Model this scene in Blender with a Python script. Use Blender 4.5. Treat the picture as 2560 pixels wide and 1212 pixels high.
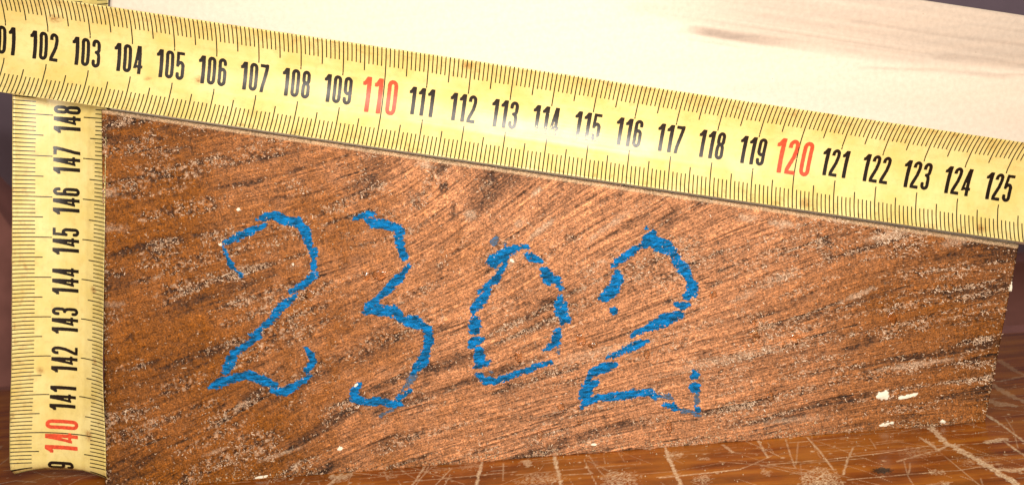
import bpy, math, random
import numpy as np

random.seed(7)
rng = np.random.default_rng(7)
MM = 0.001
scene = bpy.context.scene
for o in list(bpy.data.objects):
    bpy.data.objects.remove(o, do_unlink=True)

# ------------------------------------------------------------------ camera
PW, PH, PF = 2560.0, 1212.0, 2200.0            # photograph size and focal length in its pixels
YAW, PITCH, ROLL = math.radians(-1.27), math.radians(8.99), math.radians(-5.05)
CAM = np.array([0.0, -211.5, 88.9])            # millimetres


def cam_basis():
    cy, sy, cp, sp = math.cos(YAW), math.sin(YAW), math.cos(PITCH), math.sin(PITCH)
    fw = np.array([sy * cp, cy * cp, -sp])
    rt = np.array([cy, -sy, 0.0])
    up = np.cross(rt, fw)
    c, s = math.cos(ROLL), math.sin(ROLL)
    return c * rt + s * up, -s * rt + c * up, fw


RT, UP, FW = cam_basis()
cam_data = bpy.data.cameras.new('camera')
cam = bpy.data.objects.new('camera', cam_data)
scene.collection.objects.link(cam)
from mathutils import Matrix, Vector
cam.matrix_world = Matrix(((RT[0], UP[0], -FW[0], CAM[0] * MM),
                           (RT[1], UP[1], -FW[1], CAM[1] * MM),
                           (RT[2], UP[2], -FW[2], CAM[2] * MM),
                           (0, 0, 0, 1)))
cam_data.sensor_width = 36.0
cam_data.lens = PF / PW * 36.0
cam_data.clip_start = 0.01
cam_data.clip_end = 50.0
cam_data.dof.use_dof = True
cam_data.dof.focus_distance = 0.209
cam_data.dof.aperture_fstop = 24.0
scene.camera = cam

# ------------------------------------------------------------------ light
world = bpy.data.worlds.new('World')
scene.world = world
world.use_nodes = True
wb = world.node_tree.nodes['Background']
wb.inputs[0].default_value = (1.0, 0.80, 0.62, 1)
wb.inputs[1].default_value = 0.13


def area_lamp(name, loc, target, size, power, col):
    ld = bpy.data.lights.new(name, 'AREA')
    ld.shape = 'DISK'
    ld.size = size * MM
    ld.energy = power
    ld.color = col
    lo = bpy.data.objects.new(name, ld)
    scene.collection.objects.link(lo)
    lo.location = Vector(loc) * MM
    d = Vector(target) - Vector(loc)
    lo.rotation_euler = d.to_track_quat('-Z', 'Y').to_euler()
    return lo


area_lamp('work_lamp', (34, -245, 126), (20, 0, 62), 56, 0.90, (1.0, 0.925, 0.81))
area_lamp('side_lamp', (-116, -285, 112), (-80, 0, 80), 26, 0.36, (1.0, 0.92, 0.80))

scene.view_settings.view_transform = 'Standard'
scene.view_settings.look = 'None'
scene.view_settings.exposure = 0.0
scene.view_settings.gamma = 1.0
scene.render.engine = 'CYCLES'
scene.cycles.use_denoising = True
scene.cycles.max_bounces = 6

# ------------------------------------------------------------------ helpers


def unproject(px, py, y=None, z=None):
    """A point of the place (mm) on the plane y=const or z=const."""
    d = (px - PW / 2) / PF * RT - (py - PH / 2) / PF * UP + FW
    t = (y - CAM[1]) / d[1] if y is not None else (z - CAM[2]) / d[2]
    return CAM + t * d


def smooth(a, b, x):
    t = np.clip((x - a) / (b - a), 0, 1)
    return t * t * (3 - 2 * t)


def vnoise(x, y, seed=0):
    """smooth value noise, 0..1"""
    tab = np.random.default_rng(seed).random((256, 256))
    xi, yi = np.floor(x).astype(int), np.floor(y).astype(int)
    fx, fy = x - xi, y - yi
    fx, fy = fx * fx * (3 - 2 * fx), fy * fy * (3 - 2 * fy)
    a = tab[xi & 255, yi & 255]
    b = tab[(xi + 1) & 255, yi & 255]
    c = tab[xi & 255, (yi + 1) & 255]
    d = tab[(xi + 1) & 255, (yi + 1) & 255]
    return (a * (1 - fx) + b * fx) * (1 - fy) + (c * (1 - fx) + d * fx) * fy


def fbm(x, y, seed=0, octaves=4):
    s, amp, tot = 0, 1.0, 0
    for k in range(octaves):
        s = s + amp * vnoise(x * 2 ** k, y * 2 ** k, seed + k)
        tot += amp
        amp *= 0.5
    return s / tot


def make_obj(name, verts, faces, mat, parent=None, smooth_shade=True, attrs=None, colors=None):
    """verts in mm; faces an (n,4) or (n,3) int array or list"""
    me = bpy.data.meshes.new(name)
    verts = np.asarray(verts, dtype=np.float64) * MM
    if isinstance(faces, np.ndarray):
        n, k = faces.shape
        me.vertices.add(len(verts))
        me.vertices.foreach_set('co', verts.astype(np.float32).ravel())
        me.loops.add(n * k)
        me.loops.foreach_set('vertex_index', faces.astype(np.int32).ravel())
        me.polygons.add(n)
        me.polygons.foreach_set('loop_start', np.arange(0, n * k, k, dtype=np.int32))
        me.polygons.foreach_set('loop_total', np.full(n, k, dtype=np.int32))
        me.update(calc_edges=True)
        me.validate()
    else:
        me.from_pydata([tuple(v) for v in verts], [], faces)
    if smooth_shade:
        me.polygons.foreach_set('use_smooth', np.ones(len(me.polygons), dtype=bool))
    for k, a in (attrs or {}).items():
        at = me.attributes.new(k, 'FLOAT', 'POINT')
        at.data.foreach_set('value', np.asarray(a, dtype=np.float32).ravel())
    for k, a in (colors or {}).items():
        at = me.attributes.new(k, 'FLOAT_COLOR', 'POINT')
        a = np.asarray(a, dtype=np.float32)
        at.data.foreach_set('color', np.c_[a, np.ones(len(a))].astype(np.float32).ravel())
    me.materials.append(mat)
    o = bpy.data.objects.new(name, me)
    scene.collection.objects.link(o)
    if parent:
        o.parent = parent
    return o


def tag(o, label, cat=None, group=None, kind=None):
    if label:
        o['label'] = label
    if cat:
        o['category'] = cat
    if group:
        o['group'] = group
    if kind:
        o['kind'] = kind
    return o


def empty(name, loc=(0, 0, 0)):
    """an Empty at a thing's base; its parts keep their own place coordinates"""
    e = bpy.data.objects.new(name, None)
    e.empty_display_size = 0.01
    scene.collection.objects.link(e)
    return e


def grid_faces(nu, nv):
    i = np.arange(nu * nv).reshape(nv, nu)
    return np.stack([i[:-1, :-1], i[:-1, 1:], i[1:, 1:], i[1:, :-1]], -1).reshape(-1, 4)


class NT:
    """small node-tree helper"""

    def __init__(self, name):
        self.m = bpy.data.materials.new(name)
        self.m.use_nodes = True
        self.t = self.m.node_tree
        self.b = self.t.nodes['Principled BSDF']

    def n(self, typ, **kw):
        nd = self.t.nodes.new(typ)
        for k, v in kw.items():
            if k.startswith('i_'):
                nd.inputs[k[2:].replace('_', ' ')].default_value = v
            else:
                setattr(nd, k, v)
        return nd

    def link(self, a, b):
        self.t.links.new(a, b)

    def attr(self, name):
        return self.n('ShaderNodeAttribute', attribute_name=name)

    def coord(self, scale=(1, 1, 1), rot=(0, 0, 0)):
        tc = self.n('ShaderNodeTexCoord')
        mp = self.n('ShaderNodeMapping')
        mp.inputs['Scale'].default_value = scale
        mp.inputs['Rotation'].default_value = rot
        self.link(tc.outputs['Object'], mp.inputs['Vector'])
        return mp.outputs[0]

    def noise(self, vec, scale, detail=4, rough=0.6):
        nd = self.n('ShaderNodeTexNoise')
        nd.inputs['Scale'].default_value = scale
        nd.inputs['Detail'].default_value = detail
        nd.inputs['Roughness'].default_value = rough
        self.link(vec, nd.inputs['Vector'])
        return nd.outputs['Fac']

    def ramp(self, fac, stops):
        nd = self.n('ShaderNodeValToRGB')
        el = nd.color_ramp.elements
        while len(el) < len(stops):
            el.new(0.5)
        for e, (p, c) in zip(el, stops):
            e.position = p
            e.color = (c, c, c, 1) if np.isscalar(c) else (*c, 1)
        self.link(fac, nd.inputs[0])
        return nd.outputs[0]

    def mix(self, fac, a, b, typ='MIX'):
        nd = self.n('ShaderNodeMix', data_type='RGBA', blend_type=typ)
        for s, v in ((nd.inputs[0], fac), (nd.inputs[6], a), (nd.inputs[7], b)):
            if hasattr(v, 'is_linked') or hasattr(v, 'links'):
                self.link(v, s)
            elif np.isscalar(v):
                s.default_value = v
            else:
                s.default_value = (*v, 1)
        return nd.outputs[2]

    def math(self, op, a, b=0.0, c=0.0):
        nd = self.n('ShaderNodeMath', operation=op)
        for s, v in zip(nd.inputs, (a, b, c)):
            if hasattr(v, 'links'):
                self.link(v, s)
            else:
                s.default_value = v
        return nd.outputs[0]

    def bump(self, height, dist, strength=1.0):
        nd = self.n('ShaderNodeBump')
        nd.inputs['Distance'].default_value = dist
        nd.inputs['Strength'].default_value = strength
        self.link(height, nd.inputs['Height'])
        self.link(nd.outputs[0], self.b.inputs['Normal'])

    def base(self, col):
        if hasattr(col, 'links'):
            self.link(col, self.b.inputs['Base Color'])
        else:
            self.b.inputs['Base Color'].default_value = (*col, 1)

    def rough(self, v):
        if hasattr(v, 'links'):
            self.link(v, self.b.inputs['Roughness'])
        else:
            self.b.inputs['Roughness'].default_value = v

    def set(self, **kw):
        for k, v in kw.items():
            self.b.inputs[k.replace('_', ' ')].default_value = v


# ------------------------------------------------------------------ materials
def mat_timber():
    m = NT('sawn_timber')
    a = m.attr('wood')
    c = m.coord()
    n1 = m.noise(c, 2600, 3, 0.7)
    n2 = m.noise(c, 700, 4, 0.65)
    k = m.ramp(n1, [(0.32, 0.35), (0.5, 0.95), (0.68, 1.75)])
    k2 = m.ramp(n2, [(0.3, 0.75), (0.7, 1.25)])
    col = m.mix(1.0, a.outputs['Color'], k, 'MULTIPLY')
    col = m.mix(1.0, col, k2, 'MULTIPLY')
    m.base(col)
    m.rough(m.ramp(n2, [(0.3, 0.38), (0.7, 0.75)]))
    m.set(Specular_IOR_Level=0.30)
    h = m.math('ADD', m.math('MULTIPLY', n1, 0.6), n2)
    m.bump(h, 0.0004, 0.9)
    return m.m


def mat_fibre():
    m = NT('loose_wood_fibre')
    a = m.attr('tone')
    m.base(m.mix(a.outputs['Fac'], (0.32, 0.15, 0.06), (0.80, 0.62, 0.45)))
    m.rough(0.45)
    return m.m


def mat_crayon():
    m = NT('blue_wax_crayon')
    c = m.coord()
    n = m.noise(m.coord((0.45, 1, 1.5), (0, math.radians(-20), 0)), 900, 5, 0.75)
    n2 = m.noise(c, 2800, 3, 0.7)
    thin = m.attr('thin')
    col = m.ramp(n, [(0.38, (0.0, 0.045, 0.10)), (0.50, (0.0, 0.16, 0.42)), (0.66, (0.0, 0.32, 0.90))])
    fac = m.math('MULTIPLY', thin.outputs['Fac'], m.ramp(n2, [(0.35, 0.25), (0.65, 1.0)]))
    m.base(m.mix(fac, col, (0.17, 0.14, 0.10)))
    m.rough(0.5)
    m.set(Specular_IOR_Level=0.25)
    h = m.math('ADD', n, n2)
    m.bump(h, 0.0005, 0.9)
    return m.m


def mat_plain(name, col, rough=0.6, spec=0.5, bump_scale=None, var=0.0, bump_dist=0.0001):
    m = NT(name)
    if bump_scale:
        n = m.noise(m.coord(), bump_scale, 4, 0.6)
        if var:
            lo = tuple(v * (1 - var) for v in col)
            hi = tuple(min(1, v * (1 + var)) for v in col)
            m.base(m.ramp(n, [(0.3, lo), (0.7, hi)]))
        else:
            m.base(col)
        m.bump(n, bump_dist, 0.6)
    else:
        m.base(col)
    m.rough(rough)
    m.set(Specular_IOR_Level=spec)
    return m.m


def mat_blade():
    m = NT('yellow_lacquered_steel')
    s, v = m.attr('s'), m.attr('v')
    cmb = m.n('ShaderNodeCombineXYZ')
    m.link(s.outputs['Fac'], cmb.inputs[0])
    m.link(v.outputs['Fac'], cmb.inputs[1])
    vec = cmb.outputs[0]
    mp = m.n('ShaderNodeMapping')
    mp.inputs['Scale'].default_value = (0.04, 1.2, 1)
    m.link(vec, mp.inputs['Vector'])
    brush = m.noise(mp.outputs[0], 1.6, 4, 0.6)       # rubbed streaks along the blade
    blot = m.noise(vec, 0.10, 5, 0.6)
    fine = m.noise(vec, 2.2, 3, 0.7)
    grime = m.noise(vec, 0.45, 5, 0.75)
    col = m.mix(m.ramp(blot, [(0.35, 0.0), (0.65, 1.0)]), (0.86, 0.73, 0.32), (0.75, 0.59, 0.19))
    col = m.mix(m.ramp(brush, [(0.45, 0.0), (0.75, 0.30)]), col, (0.72, 0.58, 0.23))
    # grime gathers in specks and along the edges
    edge = m.math('POWER', m.math('ABSOLUTE', m.math('DIVIDE', v.outputs['Fac'], 12.5)), 5.0)
    g = m.math('MULTIPLY', m.ramp(grime, [(0.50, 0.0), (0.70, 1.0)]), m.math('ADD', m.math('MULTIPLY', edge, 0.75), 0.22))
    col = m.mix(g, col, (0.36, 0.20, 0.05))
    rust = m.attr('rust')
    rf = m.math('MULTIPLY', rust.outputs['Fac'], m.ramp(fine, [(0.35, 0.3), (0.6, 1.0)]))
    col = m.mix(rf, col, (0.30, 0.10, 0.015))
    m.base(col)
    m.rough(m.math('ADD', m.math('MULTIPLY', brush, 0.14), 0.30))
    m.set(Specular_IOR_Level=0.45)
    # woven diagonal texture of the film
    w = m.n('ShaderNodeTexWave', wave_type='BANDS', bands_direction='DIAGONAL')
    w.inputs['Scale'].default_value = 1.1
    w.inputs['Distortion'].default_value = 1.5
    m.link(vec, w.inputs['Vector'])
    h = m.math('ADD', m.math('MULTIPLY', w.outputs['Fac'], 0.25), m.math('ADD', m.math('MULTIPLY', fine, 0.4), brush))
    m.bump(h, 0.00006, 0.5)
    return m.m


def mat_ink(name, col):
    m = NT(name)
    n = m.noise(m.coord(), 1500, 3, 0.6)
    m.base(m.ramp(n, [(0.3, tuple(v * 0.75 for v in col)), (0.7, tuple(v * 1.25 for v in col))]))
    m.rough(0.34)
    m.set(Specular_IOR_Level=0.5)
    m.bump(n, 0.00004, 0.5)
    return m.m


def mat_pale_board():
    m = NT('planed_pale_softwood')
    a = m.attr('streak')
    tc = m.coord((14, 1, 420), (0, math.radians(-13.3), 0))
    n = m.noise(tc, 1.0, 5, 0.6)
    c2 = m.coord()
    f = m.noise(c2, 900, 3, 0.6)
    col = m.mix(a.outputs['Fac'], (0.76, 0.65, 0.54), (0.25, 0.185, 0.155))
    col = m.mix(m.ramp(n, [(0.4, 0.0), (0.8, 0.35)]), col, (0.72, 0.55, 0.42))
    specks = m.noise(c2, 420, 2, 0.5)
    col = m.mix(m.ramp(specks, [(0.755, 0.0), (0.80, 0.6)]), col, (0.22, 0.12, 0.07))
    col = m.mix(1.0, col, m.ramp(f, [(0.3, 0.93), (0.7, 1.07)]), 'MULTIPLY')
    m.base(col)
    m.rough(0.6)
    m.set(Specular_IOR_Level=0.3)
    m.bump(m.math('ADD', f, n), 0.00006, 0.6)
    return m.m


def mat_bench():
    m = NT('worn_varnished_bench_top')
    a = m.attr('wear')
    d = m.attr('dark')
    c = m.coord()
    g = m.coord((6, 60, 1), (0, 0, math.radians(-4)))
    n = m.noise(g, 4, 5, 0.6)
    blot = m.noise(c, 45, 5, 0.6)
    fine = m.noise(c, 1800, 3, 0.7)
    col = m.ramp(n, [(0.3, (0.09, 0.018, 0.004)), (0.50, (0.30, 0.078, 0.009)), (0.72, (0.56, 0.20, 0.022))])
    col = m.mix(m.ramp(blot, [(0.45, 0.0), (0.7, 0.6)]), col, (0.50, 0.19, 0.025))
    wf = m.math('MULTIPLY', a.outputs['Fac'], m.ramp(fine, [(0.36, 0.3), (0.6, 1.0)]))
    col = m.mix(wf, col, (0.88, 0.68, 0.45))
    col = m.mix(d.outputs['Fac'], col, (0.012, 0.006, 0.004))
    m.base(col)
    r = m.math('ADD', m.math('MULTIPLY', a.outputs['Fac'], 0.4), m.math('ADD', m.math('MULTIPLY', blot, 0.2), 0.12))
    m.rough(r)
    m.set(Specular_IOR_Level=0.5)
    m.bump(m.math('ADD', m.math('MULTIPLY', fine, 0.5), blot), 0.0001, 0.35)
    return m.m


def mat_resin():
    m = NT('clear_amber_resin')
    t = m.n('ShaderNodeBsdfTransparent')
    t.inputs[0].default_value = (0.99, 0.91, 0.80, 1)
    g = m.n('ShaderNodeBsdfGlossy')
    g.inputs['Roughness'].default_value = 0.12
    lw = m.n('ShaderNodeFresnel')
    lw.inputs[0].default_value = 1.5
    mx = m.n('ShaderNodeMixShader')
    m.link(lw.outputs[0], mx.inputs[0])
    m.link(t.outputs[0], mx.inputs[1])
    m.link(g.outputs[0], mx.inputs[2])
    out = [n for n in m.t.nodes if n.type == 'OUTPUT_MATERIAL'][0]
    m.link(mx.outputs[0], out.inputs['Surface'])
    m.t.nodes.remove(m.b)
    return m.m


M_TIMBER = mat_timber()
M_FIBRE = mat_fibre()
M_CRAYON = mat_crayon()
M_BLADE = mat_blade()
M_STEEL = mat_plain('dark_steel', (0.035, 0.028, 0.022), 0.5, 0.4, 200, 0.3)
M_BLACK = mat_ink('black_print', (0.012, 0.007, 0.004))
M_RED = mat_ink('red_print', (0.72, 0.085, 0.035))
M_BOARD = mat_pale_board()
M_BENCH = mat_bench()
M_RESIN = mat_resin()
M_CHIP = mat_plain('white_paint', (0.84, 0.78, 0.64), 0.6, 0.4, 900, 0.12, 0.0003)
M_DUST = mat_plain('sawdust', (0.56, 0.39, 0.24), 0.8, 0.2, 1500, 0.25)
M_WALL = mat_plain('mauve_wall', (0.56, 0.44, 0.58), 0.85, 0.2, 30, 0.08)
M_BACK = mat_plain('dark_red_brown_paint', (0.44, 0.19, 0.165), 0.45, 0.4, 25, 0.4)

# ------------------------------------------------------------------ setting: bench top and wall
# scratches of the bench top: (points in photograph pixels that lie on the bench, width mm, strength)
SCR = [
    ([(2328, 1066), (2348, 1090), (2372, 1110), (2410, 1130), (2450, 1153), (2500, 1182), (2575, 1232)], 2.6, 1.0),
    ([(2300, 1092), (2325, 1108), (2345, 1124), (2372, 1112)], 1.3, 0.8),
    ([(2243, 1152), (2290, 1138), (2340, 1126)], 0.9, 0.6),
    ([(2464, 1035), (2500, 1058), (2560, 1102)], 1.2, 0.9),
    ([(2512, 1102), (2535, 1120), (2580, 1150)], 1.0, 0.8),
    ([(2465, 1105), (2490, 1100), (2515, 1096)], 2.6, 0.85),
    ([(2500, 1172), (2530, 1176), (2565, 1170)], 2.2, 0.8),
    ([(2018, 1092), (2050, 1128), (2083, 1172)], 0.6, 0.9),
    ([(1964, 1096), (1974, 1130), (1988, 1168)], 0.5, 0.8),
    ([(1995, 1105), (1990, 1160)], 0.4, 0.6),
    ([(2133, 1118), (2118, 1150), (2108, 1185)], 0.7, 0.8),
    ([(2120, 1198), (2250, 1186), (2400, 1174), (2480, 1160)], 0.5, 0.8),
    ([(1920, 1160), (2060, 1148), (2200, 1132), (2330, 1112)], 0.5, 0.8),
    ([(1664, 1119), (1670, 1140), (1684, 1170), (1704, 1216)], 1.3, 1.0),
    ([(1670, 1140), (1700, 1134)], 2.0, 0.8),
    ([(1808, 1111), (1831, 1129)], 1.2, 0.8),
    ([(1896, 1101), (1920, 1142)], 0.9, 0.8),
    ([(1650, 1193), (1740, 1184), (1850, 1172)], 0.8, 0.9),
    ([(1850, 1172), (1880, 1160), (1930, 1138)], 0.5, 0.6),
    ([(1385, 1136), (1392, 1165), (1403, 1216)], 1.4, 1.0),
    ([(1313, 1152), (1322, 1162)], 3.0, 0.7),
    ([(1204, 1156), (1196, 1190), (1190, 1216)], 1.2, 1.0),
    ([(1258, 1156), (1258, 1200)], 0.4, 0.7),
    ([(1062, 1164), (1045, 1190), (1028, 1216)], 0.7, 0.9),
    ([(1080, 1166), (1060, 1186), (1045, 1200)], 0.4, 0.7),
    ([(1128, 1170), (1090, 1210)], 0.5, 0.7),
    ([(860, 1178), (840, 1196), (820, 1214)], 1.6, 0.8),
    ([(870, 1186), (852, 1192), (835, 1190)], 3.4, 0.75),
    ([(760, 1196), (750, 1212)], 0.5, 0.7),
    ([(960, 1176), (970, 1200)], 0.5, 0.6),
    ([(1010, 1204), (1140, 1192), (1290, 1178)], 0.5, 0.8),
    ([(900, 1196), (1040, 1180), (1180, 1166)], 0.4, 0.7),
    ([(1290, 1186), (1430, 1172), (1600, 1158)], 0.4, 0.7),
    ([(1410, 1186), (1480, 1182), (1470, 1172)], 0.6, 0.7),
    ([(60, 1206), (120, 1190), (240, 1186)], 0.5, 0.6),
    ([(170, 1212), (200, 1196), (232, 1186)], 0.5, 0.6),
    ([(0, 1208), (40, 1200), (90, 1204)], 0.7, 0.6),
    ([(0, 1120), (30, 1080)], 0.7, 0.5), ([(0, 1160), (26, 1140)], 0.7, 0.5),
    ([(2480, 960), (2520, 985), (2575, 1008)], 3.0, 0.45),
    ([(2470, 1000), (2500, 1010), (2530, 1012)], 4.0, 0.5),
    ([(2500, 900), (2535, 925), (2570, 940)], 2.4, 0.35),
    ([(2510, 950), (2580, 935)], 1.8, 0.4),
]
PATCH = [  # (centre px, half sizes mm, strength)
    ((1550, 1196), (5.5, 5.5), 0.85), ((1350, 1198), (6.0, 4.0), 0.7), ((2030, 1200), (3.2, 6.0), 1.0),
    ((2072, 1200), (3.4, 9.0), 1.0), ((2055, 1210), (6.0, 5.0), 1.0), ((1760, 1196), (2.4, 3.0), 0.8), ((1915, 1178), (1.5, 3.0), 0.6),
    ((853, 1194), (3.0, 3.0), 0.7), ((700, 1194), (2.2, 2.0), 0.6), ((1690, 1136), (2.4, 2.6), 0.7),
    ((1758, 1146), (1.5, 1.2), 0.8), ((2440, 1150), (4.5, 3.5), 0.55), ((2290, 1128), (4, 4), 0.35),
    ((2340, 1178), (2.2, 1.6), 0.8), ((2362, 1208), (1.6, 1.6), 0.9), ((980, 1190), (1.8, 2), 0.5),
    ((1180, 1165), (3.0, 2.5), 0.45),
]
DARKMARK = [((2205, 1175), (2.7, 1.9))]


def build_bench():
    xs = np.unique(np.r_[np.linspace(-700, -165, 12), np.arange(-165, 170, 0.27), np.linspace(170, 700, 12)])
    back_l, back_r = unproject(0, 975, z=0), unproject(2560, 830, z=0)
    ys = np.unique(np.r_[np.linspace(-420, -46, 10), np.arange(-46, 24, 0.27), np.linspace(24, 100, 90)])
    X, Y = np.meshgrid(xs, ys)
    # the back edge of the bench runs obliquely: slide the far rows along it
    slope = (back_r[1] - back_l[1]) / (back_r[0] - back_l[0])
    edge_y = back_l[1] + slope * (X - back_l[0])
    far = np.clip((Y - 24) / (100 - 24), 0, 1)
    Y = np.where(Y > 24, 24 + far * (np.clip(edge_y, 40, 200) - 24), Y)
    wear = np.zeros_like(X)
    jag = fbm(X * 1.1, Y * 1.1, 11, 3)
    jag2 = fbm(X * 4, Y * 4, 15, 3)
    allscr = [([unproject(px, py, z=0)[:2] for px, py in pts], w, s) for pts, w, s in SCR]
    r2 = np.random.default_rng(5)
    for _ in range(560):                      # fine random scratches, most along the grain, some across
        cx, cy = r2.uniform(-150, 160), r2.uniform(-44, 24 if r2.random() < .8 else 70)
        a = r2.normal(0.03, 0.07) if r2.random() < 0.55 else r2.normal(-1.0, 0.6)
        ln = r2.exponential(9) + 3
        p0 = np.array([cx - math.cos(a) * ln / 2, cy - math.sin(a) * ln / 2])
        p1 = np.array([cx + math.cos(a) * ln / 2, cy + math.sin(a) * ln / 2])
        mid = (p0 + p1) / 2 + r2.normal(0, ln * 0.03, 2)
        allscr.append(([p0, mid, p1], r2.uniform(0.14, 0.40), r2.uniform(0.35, 0.95)))
    for pts, w, s in allscr:
        pts = np.array(pts)
        lo, hi = pts.min(0) - 3 - w, pts.max(0) + 3 + w
        sel = (X > lo[0]) & (X < hi[0]) & (Y > lo[1]) & (Y < hi[1])
        if not sel.any():
            continue
        x, y = X[sel], Y[sel]
        dmin = np.full(x.shape, 1e9)
        for a, b in zip(pts[:-1], pts[1:]):
            ab = b - a
            t = np.clip(((x - a[0]) * ab[0] + (y - a[1]) * ab[1]) / (ab @ ab + 1e-9), 0, 1)
            dmin = np.minimum(dmin, np.hypot(x - a[0] - t * ab[0], y - a[1] - t * ab[1]))
        hw = w / 2 * (0.0 + 1.25 * jag[sel])
        m = smooth(hw + 0.12, hw - 0.12, dmin) * s * (0.4 + 1.1 * jag2[sel])
        wear[sel] = np.maximum(wear[sel], m)
    for (px, py), (rx, ry), s in PATCH:
        c = unproject(px, py, z=0)
        d = np.hypot((X - c[0]) / rx, (Y - c[1]) / ry) + (jag - 0.5) * 1.5 + (jag2 - 0.5) * 0.7
        wear = np.maximum(wear, smooth(1.0, 0.7, d) * s * smooth(0.40, 0.58, jag2 * 0.75 + jag * 0.25))
    # pin-head chips
    for _ in range(420):
        cx, cy, r = r2.uniform(-150, 160), r2.uniform(-44, 30), r2.uniform(0.2, 0.7)
        sel = (abs(X - cx) < 2) & (abs(Y - cy) < 2)
        wear[sel] = np.maximum(wear[sel], smooth(r, r * 0.4, np.hypot(X[sel] - cx, Y[sel] - cy)) * r2.uniform(.4, .9))
    dark = np.zeros_like(X)
    for (px, py), (rx, ry) in DARKMARK:
        c = unproject(px, py, z=0)
        dark = np.maximum(dark, smooth(1.0, 0.6, np.hypot((X - c[0]) / rx, (Y - c[1]) / ry) + (jag2 - .5) * 1.2))
    Z = -0.10 * wear + 0.10 * (fbm(X * 0.12, Y * 0.12, 41, 3) - 0.5) - 0.02
    nu, nv = len(xs), len(ys)
    V = np.stack([X, Y, Z], -1).reshape(-1, 3)
    F = grid_faces(nu, nv)
    top = make_obj('bench_top', V, F, M_BENCH, attrs={'wear': wear, 'dark': dark})
    # the thickness of the top: a slab just underneath
    e = [(-700, -420), (700, -420), (700, Y[-1, -1]), (-700, Y[-1, 0])]
    sv = [(x, y, -0.3) for x, y in e] + [(x, y, -32) for x, y in e]
    sf = [(3, 2, 1, 0), (4, 5, 6, 7), (0, 1, 5, 4), (1, 2, 6, 5), (2, 3, 7, 6), (3, 0, 4, 7)]
    make_obj('slab', sv, [tuple(reversed(f)) for f in sf], M_BACK, top, smooth_shade=False)
    tag(top, None, kind='structure')
    return top


build_bench()
wall_v = [(-1500, 520, -700), (1500, 520, -700), (1500, 520, 900), (-1500, 520, 900)]
tag(make_obj('wall', wall_v, [(0, 1, 2, 3)], M_WALL, smooth_shade=False), None, kind='structure')


def build_backboard():
    """blurred red-brown board behind the bench, its left end rising in a curve"""
    prof = [(-700, -300), (700, -300)]
    tl = unproject(0, 600, y=200)
    tr = unproject(2560, 655, y=200)
    top = [(700, tr[2]), (tr[0], tr[2]), (0, (tr[2] + tl[2]) / 2), (tl[0] + 40, tl[2] - 22), (tl[0] + 12, tl[2] - 6),
           (tl[0] - 2, tl[2] + 22), (tl[0] - 20, tl[2] + 45), (tl[0] - 60, tl[2] + 60), (-700, tl[2] + 60)]
    pr = prof + top
    n = len(pr)
    V = [(x, 200, z) for x, z in pr] + [(x, 222, z) for x, z in pr]
    F = [tuple(range(n)), tuple(reversed(range(n, 2 * n)))] + [((i + 1) % n, i, n + i, n + (i + 1) % n) for i in range(n)]
    o = make_obj('backboard', V, F, M_BACK, smooth_shade=False)
    tag(o, 'blurred dark red-brown board standing behind the bench, under the mauve wall', 'board')


build_backboard()

# ------------------------------------------------------------------ dark timber block
P_TL, P_TR = unproject(256, 278, y=0), unproject(2545, 616, y=0)
P_BR, P_BL = unproject(2461, 1052, y=0), unproject(265, 1226, y=0)
C_TL, C_TR = P_TL[[0, 2]], P_TR[[0, 2]]
C_BR, C_BL = np.array([P_BR[0], 0.0]), np.array([P_BL[0], 0.0])


def px_of(X, Z, Y=0.0):
    d = np.stack([X - CAM[0], np.full_like(X, Y - CAM[1]), Z - CAM[2]], -1)
    a, b, c = d @ RT, d @ UP, d @ FW
    return PW / 2 + PF * a / c, PH / 2 - PF * b / c


ANG = [(350, 330, 10), (350, 650, 14), (600, 480, 13), (400, 900, 22), (650, 1050, 34), (900, 900, 28), (900, 600, 20),
       (1150, 470, 42), (1400, 600, 38), (1300, 480, 45), (1250, 800, 25), (1200, 1050, 17), (1500, 950, 11), (1600, 560, 34),
       (1700, 750, 22), (1700, 1000, 9), (1950, 560, 22), (2050, 750, 18), (2100, 950, 12), (2350, 700, 10), (2300, 1000, 8),
       (2450, 850, 15), (320, 1150, 28)]


def lic(noise, ca, sa, steps):
    nv, nu = noise.shape
    J, I = np.meshgrid(np.arange(nu, dtype=float), np.arange(nv, dtype=float))
    acc = noise.copy()
    for sg in (1, -1):
        x, y = J.copy(), I.copy()
        for _ in range(steps):
            xi = np.clip(np.rint(x), 0, nu - 1).astype(int)
            yi = np.clip(np.rint(y), 0, nv - 1).astype(int)
            x += sg * ca[yi, xi]
            y += sg * sa[yi, xi]
            xi = np.clip(np.rint(x), 0, nu - 1).astype(int)
            yi = np.clip(np.rint(y), 0, nv - 1).astype(int)
            acc += noise[yi, xi]
    acc -= acc.mean()
    acc /= acc.std()
    return acc


def blur(a, r):
    k = np.exp(-0.5 * (np.arange(-3 * r, 3 * r + 1) / r) ** 2)
    k /= k.sum()
    a = np.apply_along_axis(lambda q: np.convolve(np.pad(q, 3 * r, mode='reflect'), k, 'valid'), 0, a)
    return np.apply_along_axis(lambda q: np.convolve(np.pad(q, 3 * r, mode='reflect'), k, 'valid'), 1, a)


def spots(px, py, lst, jit):
    """soft mask of blotches given in photograph pixels: (x, y, rx, ry, angle, strength)"""
    out = np.zeros_like(px)
    for x, y, rx, ry, a, s in lst:
        ar = math.radians(a)
        dx, dy = px - x, -(py - y)
        u = (dx * math.cos(ar) + dy * math.sin(ar)) / rx
        v = (-dx * math.sin(ar) + dy * math.cos(ar)) / ry
        out = np.maximum(out, smooth(1.15, 0.25, np.hypot(u, v) + (jit - 0.5) * 1.3) * s)
    return out


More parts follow.
